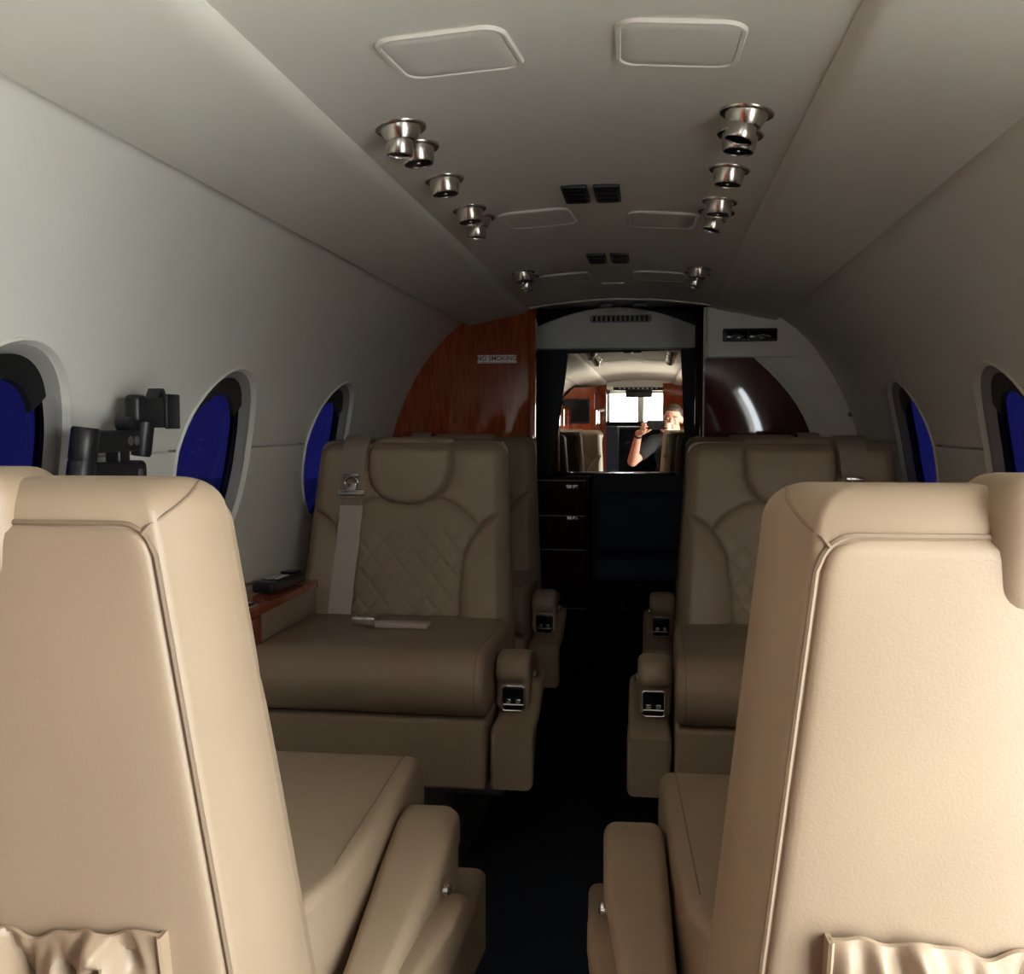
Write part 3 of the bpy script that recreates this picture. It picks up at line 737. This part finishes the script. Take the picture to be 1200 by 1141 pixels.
seatA = make_seat(False, 'cabin_seat')      # aisle arm at local +x
seatB = make_seat(True, 'cabin_seat')
PI = math.pi
G = 'tan leather cabin seats in facing pairs'
def put(o, loc, rz, label): o.scale = (1, 1, 0.985); o.location = loc; o.rotation_euler = (0, 0, rz); tag(o, label, 'seat', G); return o
put(seatA, (-0.525, 2.36, 0), 0, 'tan quilted leather seat with hanging shoulder belt, next to the telephone handset ledge')
put(seatB, (0.475, 2.36, 0), 0, 'tan quilted leather seat in front of the dark wine panel')
put(copy_tree(seatB), (-0.510, 1.075, 0), PI + math.radians(1), 'tan leather seat seen from behind beside the monitor arm, facing the no smoking panel')
put(copy_tree(seatA), (0.453, 1.08, 0), PI + math.radians(3), 'tan leather seat seen from behind, facing the dark wine panel')
put(copy_tree(seatA), (-0.545, 3.19, 0), 0, 'tan leather seat directly against the mahogany no smoking panel')
put(copy_tree(seatB), (0.50, 3.19, 0), 0, 'tan leather seat directly against the dark wine panel')

# ================================================================== CEILING FITTINGS
def make_spot():
    r = empty('reading_spotlight')
    m = MB(); m.lathe([(0.030, -0.004), (0.037, -0.0035), (0.0385, -0.0015), (0.0385, 0.004), (0.0, 0.004)], 36); m.build('flange', 'chrome', r)
    m = MB(); m.lathe([(0.0, -0.020), (0.0200, -0.020), (0.0212, -0.0215), (0.0305, -0.005), (0.0305, 0.002), (0.0, 0.002)], 36); m.build('collar', 'chrome', r)
    T = Matrix.Rotation(math.radians(10), 4, 'Y')
    m = MB(); m.lathe([(0.0, -0.026), (0.0150, -0.026), (0.0170, -0.041), (0.0192, -0.041), (0.0205, -0.039), (0.0205, -0.018), (0.0, -0.018)], 32, (0, 0, 0), T); b = m.build('barrel', 'chrome', r)
    m = MB(); m.lathe([(0.0, -0.0395), (0.0165, -0.0395), (0.0150, -0.027), (0.0, -0.027)], 24, (0, 0, 0), T); m.build('lens', 'lens', b)
    return r
def make_vent():
    r = empty('air_outlet')
    m = MB(); m.lathe([(0.027, -0.004), (0.034, -0.0035), (0.0355, -0.0015), (0.0355, 0.004), (0.0, 0.004)], 36); m.build('flange', 'chrome', r)
    m = MB(); m.lathe([(0.0, -0.016), (0.0185, -0.016), (0.0205, -0.027), (0.0225, -0.0275), (0.0242, -0.025), (0.0275, -0.003), (0.0, -0.003)], 36); b = m.build('nozzle', 'chrome', r)
    m = MB(); m.lathe([(0.0, -0.0262), (0.0200, -0.0262), (0.0190, -0.0165), (0.0, -0.0165)], 24); m.build('opening', 'dark', b)
    m = MB(); m.lathe([(0.0, -0.0275), (0.003, -0.0272), (0.0035, -0.0255), (0.0, -0.025)], 16); m.build('knob', 'chrome', b)
    return r
spot, vent = make_spot(), make_vent(); used = set()
FIX = [(1.437, 's'), (1.540, 'v'), (1.747, 'v'), (1.990, 'v'), (2.082, 's'), (2.830, 'v'), (2.915, 's')]
for sd in (-1, 1):
    row = 'monitor arm side' if sd < 0 else 'wine panel side'
    for i, (y, k) in enumerate(FIX):
        src = spot if k == 's' else vent
        o = src if k not in used else copy_tree(src); used.add(k)
        x = sd * 0.249; n = math.atan(2 * 0.030 * x / 0.34 ** 2)
        o.location = (x, y, ceil_z(x)); o.rotation_euler = (0, n * 0.9, -0.35 if sd < 0 else 0.2)
        if k == 's':
            w1 = {0: 'nearest the large ceiling hatches', 4: 'between air outlet and closed hatch', 6: 'nearest the aft doorway'}[i]
            tag(o, 'tapered nickel reading spotlight %s, %s' % (w1, row), 'spotlight', 'ceiling spotlights')
        else:
            w1 = {1: 'touching the first spotlight', 2: 'standing alone between the pairs', 3: 'touching the middle spotlight', 5: 'touching the last spotlight'}[i]
            tag(o, 'round nickel air outlet, %s, %s' % (w1, row), 'air outlet', 'ceiling air outlets')

def hatch(xc, yc, sx, sy, skew, label):
    root = empty('ceiling_hatch', (xc, yc, ceil_z(xc)))
    tag(root, label, 'hatch', 'closed ceiling hatches')
    ol = rrect(-sx / 2, sx / 2, -sy / 2, sy / 2, 0.022, 5)
    def P(x, y, dz): x2 = x + skew * y; return (x2, y, ceil_z(xc + x2) - ceil_z(xc) + dz)
    m = MB(); k = len(ol)
    rings = []
    for s_, dz in ((1.0, 0.004), (1.0, -0.0015), (0.93, -0.004), (0.0, -0.004)):
        rings.append([P(x * s_, y * s_, dz) for x, y in ol])
    m.loft(rings[:3] + [[P(x * t, y * t, -0.004) for x, y in ol] for t in (0.7, 0.4, 0.1)]); m.build('door', 'ceiling', root)
    m = MB(); m.tube([P(x * 1.02, y * 1.02, -0.001) for x, y in ol], 0.0042, 6, True); m.build('rim', 'rim', root)
HA = [(-0.122, 1.192, 0.145, 0.125, 0.10), (0.148, 1.196, 0.138, 0.130, -0.03), (-0.126, 2.15, 0.142, 0.15, 0.08), (0.141, 2.20, 0.140, 0.15, -0.03), (-0.140, 3.02, 0.14, 0.16, 0.05), (0.141, 3.02, 0.145, 0.16, 0.0)]
HN = ['between the first spotlight pairs', 'just ahead of the middle black lenses', 'nearest the doorway strip']
for i, a in enumerate(HA):
    hatch(*a, 'cream rounded ceiling hatch %s, %s' % (HN[i // 2], 'monitor arm side' if i % 2 == 0 else 'wine panel side'))
for y, lbl in ((1.95, 'larger, by the middle air outlets'), (2.70, 'smaller-looking, by the last spotlights')):
    for sx in (-0.030, 0.032):
        root = empty('ceiling_lens', (sx, y, ceil_z(sx)))
        tag(root, 'black ceiling lens %s, on the %s side of its pair' % ('by the middle air outlets' if y < 2.3 else 'by the last spotlights', 'monitor arm' if sx < 0 else 'wine panel'), 'ceiling light', 'black lens pair ' + ('by the middle air outlets' if y < 2.3 else 'by the last spotlights'))
        m = MB(); m.rbox((0, 0, -0.002), (0.050, 0.125, 0.012), 0.004, 2); m.build('housing', 'black', root)
        for k in range(3):
            m = MB(); m.box(-0.019, 0.019, -0.054 + k * .037, -0.022 + k * .037, -0.0105, -0.007, 0.0012); m.build('lens', 'dark', root)
m = MB(); m.rbox((0, 0, 0), (0.07, 0.03, 0.004), 0.0015, 2); o = m.build('ceiling_placard', 'sign'); o.location = (-0.006, 3.20, 1.470)
tag(o, 'small pale blank placard on the ceiling near the doorway strip', 'placard')

# ================================================================== SIGNS ON THE BULKHEAD
def text_mesh(txt, size, mt, parent, loc, rot=(math.pi / 2, 0, 0)):
    cu = bpy.data.curves.new('text', 'FONT'); cu.body = txt; cu.size = size; cu.align_x = 'CENTER'; cu.align_y = 'CENTER'; cu.extrude = 0.0006; cu.offset = 0.0004
    to = bpy.data.objects.new('lettering', cu); C.objects.link(to)
    dg = bpy.context.evaluated_depsgraph_get(); dg.update()
    me = bpy.data.meshes.new_from_object(to.evaluated_get(dg)); bpy.data.objects.remove(to)
    me.materials.clear(); me.materials.append(M[mt])
    o = bpy.data.objects.new('lettering', me); C.objects.link(o); o.parent = parent; o.location = loc; o.rotation_euler = rot; return o
m = MB(); m.rbox((0, 0, 0), (0.146, 0.006, 0.030), 0.002, 2); sg = m.build('no_smoking_placard', 'sign'); sg.location = (-0.445, Y_AFT - 0.003, 1.2595)
tag(sg, 'pale placard reading NO SMOKING on the mahogany bulkhead', 'sign')
text_mesh('NO SMOKING', 0.0235, 'ink', sg, (0, -0.0034, 0.002))
m = MB(); m.box(-0.060, 0.060, -0.0034, -0.0028, -0.0122, -0.0105); m.build('underline', 'ink', sg)
lt = empty('lighted_sign', (0.462, Y_AFT - 0.034, 1.334)); tag(lt, 'black rectangular sign box with two glassy lenses on the cream bulkhead', 'sign box')
m = MB(); m.rbox((0, 0, 0), (0.188, 0.014, 0.046), 0.005, 2); m.build('frame', 'black', lt)
for x, w_ in ((-0.045, 0.075), (0.043, 0.092)):
    m = MB(); m.rbox((x, -0.006, 0), (w_, 0.006, 0.030), 0.0025, 2); l_ = m.build('lens', 'lens', lt)
    m = MB(); m.tube([(x - w_ * .3, -0.0095, -0.008), (x, -0.0095, -0.001), (x + w_ * .3, -0.0095, -0.008)], 0.0035, 6); m.build('reflector', 'bright', l_)

# ================================================================== MONITOR ARM ON THE SIDEWALL
ma = empty('monitor_arm', (-0.765, 1.515, 0.90)); tag(ma, 'black folded monitor arm with double links, rising between near and middle windows', 'monitor arm')
def fz(prof, loc, name, par=ma, n=28, tilt=6):
    m = MB(); m.lathe(prof, n, loc, Matrix.Rotation(math.radians(tilt), 4, 'Y') @ Matrix.Rotation(math.radians(-4), 4, 'X')); return m.build(name, 'black', par)
# axis of the double links runs along the wall; knuckle cylinders at their ends
fz([(0, -0.02), (0.020, -0.02), (0.0215, -0.015), (0.0215, 0.060), (0.0205, 0.062), (0.0205, 0.064), (0.0215, 0.066), (0.0215, 0.112), (0.019, 0.116), (0, 0.116)], (0.0, -0.098, 0.0), 'knuckle')
def link(y0, y1, z, th, name):
    m = MB()
    ol = [(y, z + dz) for y, dz in rrect(y0, y1, -th / 2, th / 2, th * .3, 4)]
    m.prism(ol, 0, -0.016, 0.016, 0.005, 3); return m.build(name, 'black', ma)
lk = link(-0.09, 0.075, 0.092, 0.036, 'upper_link'); lk2 = link(-0.09, 0.090, 0.036, 0.044, 'lower_link')
for par, y, z in ((lk, 0.055, 0.092), (lk, 0.035, 0.092), (lk2, 0.065, 0.036)):
    m = MB(); m.lathe([(0, 0), (0.008, 0), (0.008, 0.002), (0.006, 0.003), (0, 0.003)], 14, (0.0155, y, z), Matrix.Rotation(math.pi / 2, 4, 'Y')); m.build('bolt', 'steel', par)
m = MB(); m.rbox((0.0, 0.022, 0.066), (0.028, 0.035, 0.03), 0.006, 2); m.build('spacer', 'black', ma)
fz([(0, 0.045), (0.015, 0.045), (0.017, 0.05), (0.017, 0.105), (0.014, 0.108), (0, 0.108)], (0.004, 0.078, 0.02), 'pivot_post')
m = MB(); m.rbox((0.006, 0.074, 0.146), (0.030, 0.036, 0.050), 0.010, 3); hd = m.build('tilt_head', 'black', ma)
m = MB(); m.lathe([(0, -.012), (0.012, -0.012), (0.012, 0.012), (0, 0.012)], 18, (0.0, 0.048, 0.120), Matrix.Rotation(math.pi / 2, 4, 'Y')); m.build('tilt_joint', 'black', hd)
m = MB(); m.rbox((0.034, 0.094, 0.140), (0.044, 0.034, 0.052), 0.004, 2); m.box(0.058, 0.064, 0.072, 0.119, 0.112, 0.172, 0.002)
m.prism([(0.076, 0.164), (0.112, 0.164), (0.100, 0.182), (0.088, 0.182)], 0, 0.020, 0.046, 0.003, 2); m.build('mount_clamp', 'black', ma)
m = MB(); m.box(-0.105, -0.010, -0.11, 0.09, -0.035, -0.015, 0.005); m.build('wall_bracket', 'black', ma)

# ================================================================== SIDE LEDGE WITH TELEPHONE HANDSET
ld = empty('side_ledge', (-0.80, 2.20, 0.60)); tag(ld, 'narrow mahogany edged side ledge under the middle window', 'ledge')
m = MB(); m.box(-0.072, 0.072, -0.22, 0.22, 0.0, 0.020, 0.003); m.build('top', 'wood', ld)
m = MB(); m.box(0.052, 0.066, -0.15, 0.22, -0.064, -0.001, 0.003); m.build('side_panel', 'leather', ld)
m = MB(); m.box(0.052, 0.072, -0.22, -0.152, -0.064, -0.001, 0.003); m.build('end_post', 'wood', ld)
m = MB(); m.rbox((0.035, -0.165, 0.021), (0.062, 0.085, 0.004), 0.0018, 2); ah = m.build('ashtray_lid', 'chrome', ld)
m = MB(); m.rbox((0.035, -0.165, 0.0235), (0.040, 0.028, 0.003), 0.001, 2); m.build('slot', 'dark', ah)
m = MB(); m.box(-0.045, -0.030, -0.22, -0.182, 0.02, 0.075, 0.003); m.build('table_flap', 'wood', ld)
ph = empty('telephone_handset', (-0.775, 2.275, 0.621), math.radians(-4)); tag(ph, 'black telephone handset with pale keys lying on the side ledge', 'telephone')
def hbend(p): return Vector((p.x, p.y, p.z + 0.10 * p.y * p.y))
m = MB(); m.rbox((0, 0, 0.014), (0.055, 0.19, 0.026), 0.008, 3, (2, 10, 1), hbend); m.build('body', 'black', ph)
m = MB(); m.rbox((0.0, -0.012, 0.0275), (0.042, 0.085, 0.003), 0.001, 2); kp = m.build('keypad', 'dark', ph)
for a_ in range(3):
    for b_ in range(4):
        m = MB(); m.rbox((-0.013 + a_ * .013, -0.042 + b_ * .018, 0.0295), (0.009, 0.011, 0.003), 0.001, 2); m.build('key', 'key', kp)
m = MB(); m.rbox((0.0, 0.062, 0.031), (0.036, 0.045, 0.005), 0.002, 2); m.build('earpiece', 'lens', ph)

# ================================================================== THE PERSON WITH THE PHONE (seen only in the mirror)
def cap(mb, a, ra, b, rb, n=20):
    a, b = Vector(a), Vector(b); d = b - a; L = d.length; d = d.normalized()
    pts, rr = [], []
    for i in range(5): t = math.pi / 2 * i / 4; pts.append(a - d * ra * math.cos(t) * .999); rr.append(max(1e-4, ra * math.sin(t)))
    for i in range(4, -1, -1): t = math.pi / 2 * i / 4; pts.append(b + d * rb * math.cos(t) * .999 + d * 1e-5); rr.append(max(1e-4, rb * math.sin(t)))
    mb.tube(pts, rr, n)
def ell(mb, c, r, rot=None, n=20):
    P = []
    for i in range(n // 2 + 1):
        th = math.pi * i / (n // 2); row = []
        for j in range(n):
            f = 2 * math.pi * j / n; p = Vector((r[0] * math.sin(th) * math.cos(f), r[1] * math.sin(th) * math.sin(f), r[2] * math.cos(th)))
            if rot: p = rot @ p
            row.append(p + Vector(c))
        P.append(row)
    mb.grid(P, closed_v=True)
PB = Vector((0.32, -0.52, 0.0))
person = empty('person', PB); tag(person, 'person in black shirt kneeling and holding up a phone, seen in the mirror', 'person')
HC = Vector((0.305, -0.385, 1.065)); HR = Matrix.Rotation(math.radians(10), 3, 'Z') @ Matrix.Rotation(math.radians(-8), 3, 'X') @ Matrix.Rotation(math.radians(6), 3, 'Y')
def H(x, y, z): return HC + HR @ Vector((x, y, z))
body = MB()
ell(body, H(0, -0.012, 0.030), (0.076, 0.095, 0.090), HR); ell(body, H(0, 0.026, -0.040), (0.058, 0.058, 0.075), HR); ell(body, H(0, 0.055, -0.088), (0.030, 0.026, 0.024), HR)
cap(body, H(0, 0.083, 0.012), .010, H(0, 0.106, -0.024), .0135); cap(body, H(-.013, .090, -.028), .008, H(.013, .090, -.028), .008)   # nose
cap(body, H(-.034, .072, .030), .012, H(.034, .072, .030), .012)                                                                       # brow
cap(body, H(-.018, .078, -.058), .009, H(.018, .078, -.058), .009)                                                                     # mouth
for s_ in (-1, 1):
    ell(body, H(s_ * .078, -0.006, -.004), (.010, .020, .032), HR); ell(body, H(s_ * .036, .062, -.020), (.022, .018, .018), HR)
NB = Vector((0.32, -0.475, 0.90))
cap(body, NB, .062, H(0, -0.03, -0.05), .055)
CH, HP = Vector((0.325, -0.51, 0.76)), Vector((0.33, -0.60, 0.46))
SHL, SHR = Vector((0.150, -0.50, 0.865)), Vector((0.500, -0.50, 0.865))
ell(body, CH, (0.165, 0.115, 0.15)); ell(body, (CH + HP) / 2, (0.15, 0.115, 0.15)); ell(body, HP, (0.165, 0.125, 0.115)); cap(body, SHL, .062, SHR, .062)
ELL, ELR = Vector((-0.035, -0.36, 0.700)), Vector((0.500, -0.33, 0.690))
WRL, WRR = Vector((0.018, -0.120, 0.945)), Vector((0.330, -0.110, 0.905))
cap(body, SHL, .058, ELL, .044); cap(body, SHR, .058, ELR, .044); cap(body, ELL, .046, WRL, .029); cap(body, ELR, .046, WRR, .029)
# kneeling legs
for s_, in ((-1,), (1,)):
    hp = HP + Vector((s_ * .095, 0, -.02)); kn = Vector((HP.x + s_ * .13, -0.30, 0.075)); an = Vector((HP.x + s_ * .12, -0.72, 0.055)); toe = an + Vector((0, -.15, -.02))
    cap(body, hp, .092, kn, .066); cap(body, kn, .062, an, .040); cap(body, an, .040, toe, .030)
# hands: palm and five fingers each, closed on the phone ends
def hand(mb, wr, ex, side):
    # palm behind the phone end; fingers wrap over the front edge, thumb behind
    pc = Vector((ex + side * 0.030, -0.035, 0.985)); cap(mb, wr, .026, pc + Vector((0, -.01, -.025)), .026)
    ell(mb, pc, (.024, .030, .042))
    L = (.070, .078, .074, .060)
    for k in range(4):
        b0 = pc + Vector((side * .004, .006, .036 - k * .0225)); b1 = b0 + Vector((side * .004, .030, .004)); b2 = b1 + Vector((-side * .020, .012, 0)); b3 = b2 + Vector((-side * (L[k] - .055), -.001, -.002))
        cap(mb, b0, .0098, b1, .0092, 12); cap(mb, b1, .0092, b2, .0085, 12); cap(mb, b2, .0085, b3, .0072, 12)
    t0 = pc + Vector((-side * .006, -.004, -.030)); t1 = t0 + Vector((-side * .030, .006, .006)); t2 = t1 + Vector((-side * .026, .006, .016))
    cap(mb, t0, .013, t1, .0115, 12); cap(mb, t1, .0112, t2, .0090, 12)
PH0, PH1 = 0.085, 0.235
hand(body, WRL, PH0, -1); hand(body, WRR, PH1, 1)
def voxel(mb, vx, it, name, mt, par):
    raw = bpy.data.meshes.new(name); raw.from_pydata(mb.v, [], mb.f)
    bm = bmesh.new(); bm.from_mesh(raw); bmesh.ops.remove_doubles(bm, verts=bm.verts, dist=1e-5); bmesh.ops.recalc_face_normals(bm, faces=bm.faces); bm.to_mesh(raw); bm.free()
    me = with_modifiers(raw, [('REMESH', dict(mode='VOXEL', voxel_size=vx)), ('SMOOTH', dict(factor=.5, iterations=it))], name)
    me.transform(Matrix.Translation(-PB)); return mesh_obj(name, me, mt, par)
voxel(body, 0.0050, 4, 'body', 'skin', person)
sh_ = MB(); ell(sh_, CH, (0.178, 0.128, 0.16)); ell(sh_, (CH + HP) / 2, (0.165, 0.13, 0.17)); ell(sh_, HP + Vector((0, 0, .03)), (0.175, 0.135, 0.10)); cap(sh_, SHL, .070, SHR, .070)
cap(sh_, NB + Vector((0, -.01, -.03)), .078, NB + Vector((0, .004, .0)), .070)
cap(sh_, SHL, .068, SHL.lerp(ELL, .62), .060); cap(sh_, SHR, .068, SHR.lerp(ELR, .62), .060)
voxel(sh_, 0.008, 4, 'shirt', 'shirt', person)
tr = MB(); ell(tr, HP - Vector((0, 0, .02)), (0.174, 0.134, 0.11))
for s_ in (-1, 1):
    hp = HP + Vector((s_ * .095, 0, -.02)); kn = Vector((HP.x + s_ * .13, -0.30, 0.080)); an = Vector((HP.x + s_ * .12, -0.70, 0.060))
    cap(tr, hp, .100, kn, .076); cap(tr, kn, .072, an, .050)
voxel(tr, 0.010, 4, 'trousers', 'denim', person)
for s_ in (-1, 1):
    m = MB(); a = Vector((HP.x + s_ * .12, -0.74, 0.052)) - PB; cap(m, a, .045, a + Vector((0, -.17, -.012)), .036); m.build('shoe', 'black', person)
hm = MB()
ell(hm, H(0, -0.024, 0.046), (0.081, 0.092, 0.084), HR); ell(hm, H(0, -0.052, 0.005), (0.076, 0.062, 0.075), HR); ell(hm, H(0, 0.030, 0.092), (0.055, 0.042, 0.028), HR)
voxel(hm, 0.006, 3, 'hair', 'hair', person)
for s_ in (-1, 1):
    m = MB(); ell(m, H(s_ * .033, .078, .006) - PB, (.012, .008, .008), HR, 14); e = m.build('eye', 'eye', person)
    m = MB(); ell(m, H(s_ * .033, .0845, .005) - PB, (.0055, .003, .0055), HR, 12); m.build('iris', 'iris', e)
    m = MB(); cap(m, H(s_ * .018, .085, .034) - PB, .004, H(s_ * .050, .074, .032) - PB, .003, 8); m.build('eyebrow', 'hair', person)
m = MB(); cap(m, H(-.020, .087, -.058) - PB, .0035, H(.020, .087, -.058) - PB, .0035, 8); m.build('lips', 'lip', person)
ax = (WRL - ELL).normalized(); u1 = ax.orthogonal().normalized(); u2 = ax.cross(u1)
m = MB(); cw = ELL.lerp(WRL, .93) - PB
m.loft([[cw + ax * t + (u1 * math.cos(a) + u2 * math.sin(a)) * (.0335 + b) for a in np.linspace(0, 2 * PI, 25)[:-1]] for t, b in ((-.010, -.003), (-.010, .001), (.010, .001), (.010, -.003))])
m.build('wristband', 'black', person)
pb = empty('smartphone', (0.160, -0.009, 1.015)); tag(pb, 'dark smartphone held sideways by the person in the mirror', 'phone')
m = MB(); m.rbox((0, 0, 0), (0.150, 0.008, 0.074), 0.004, 2); m.build('case', 'black', pb)
m = MB(); m.rbox((0, -0.0042, 0), (0.142, 0.001, 0.067), 0.0005, 1); m.build('screen', 'lens', pb)
m = MB(); m.lathe([(0.0, 0.0), (0.007, 0.0), (0.007, 0.0015), (0.0, 0.0015)], 16, (-0.055, 0.0038, 0.022), Matrix.Rotation(-PI / 2, 4, 'X')); m.build('camera_lens', 'lens', pb)
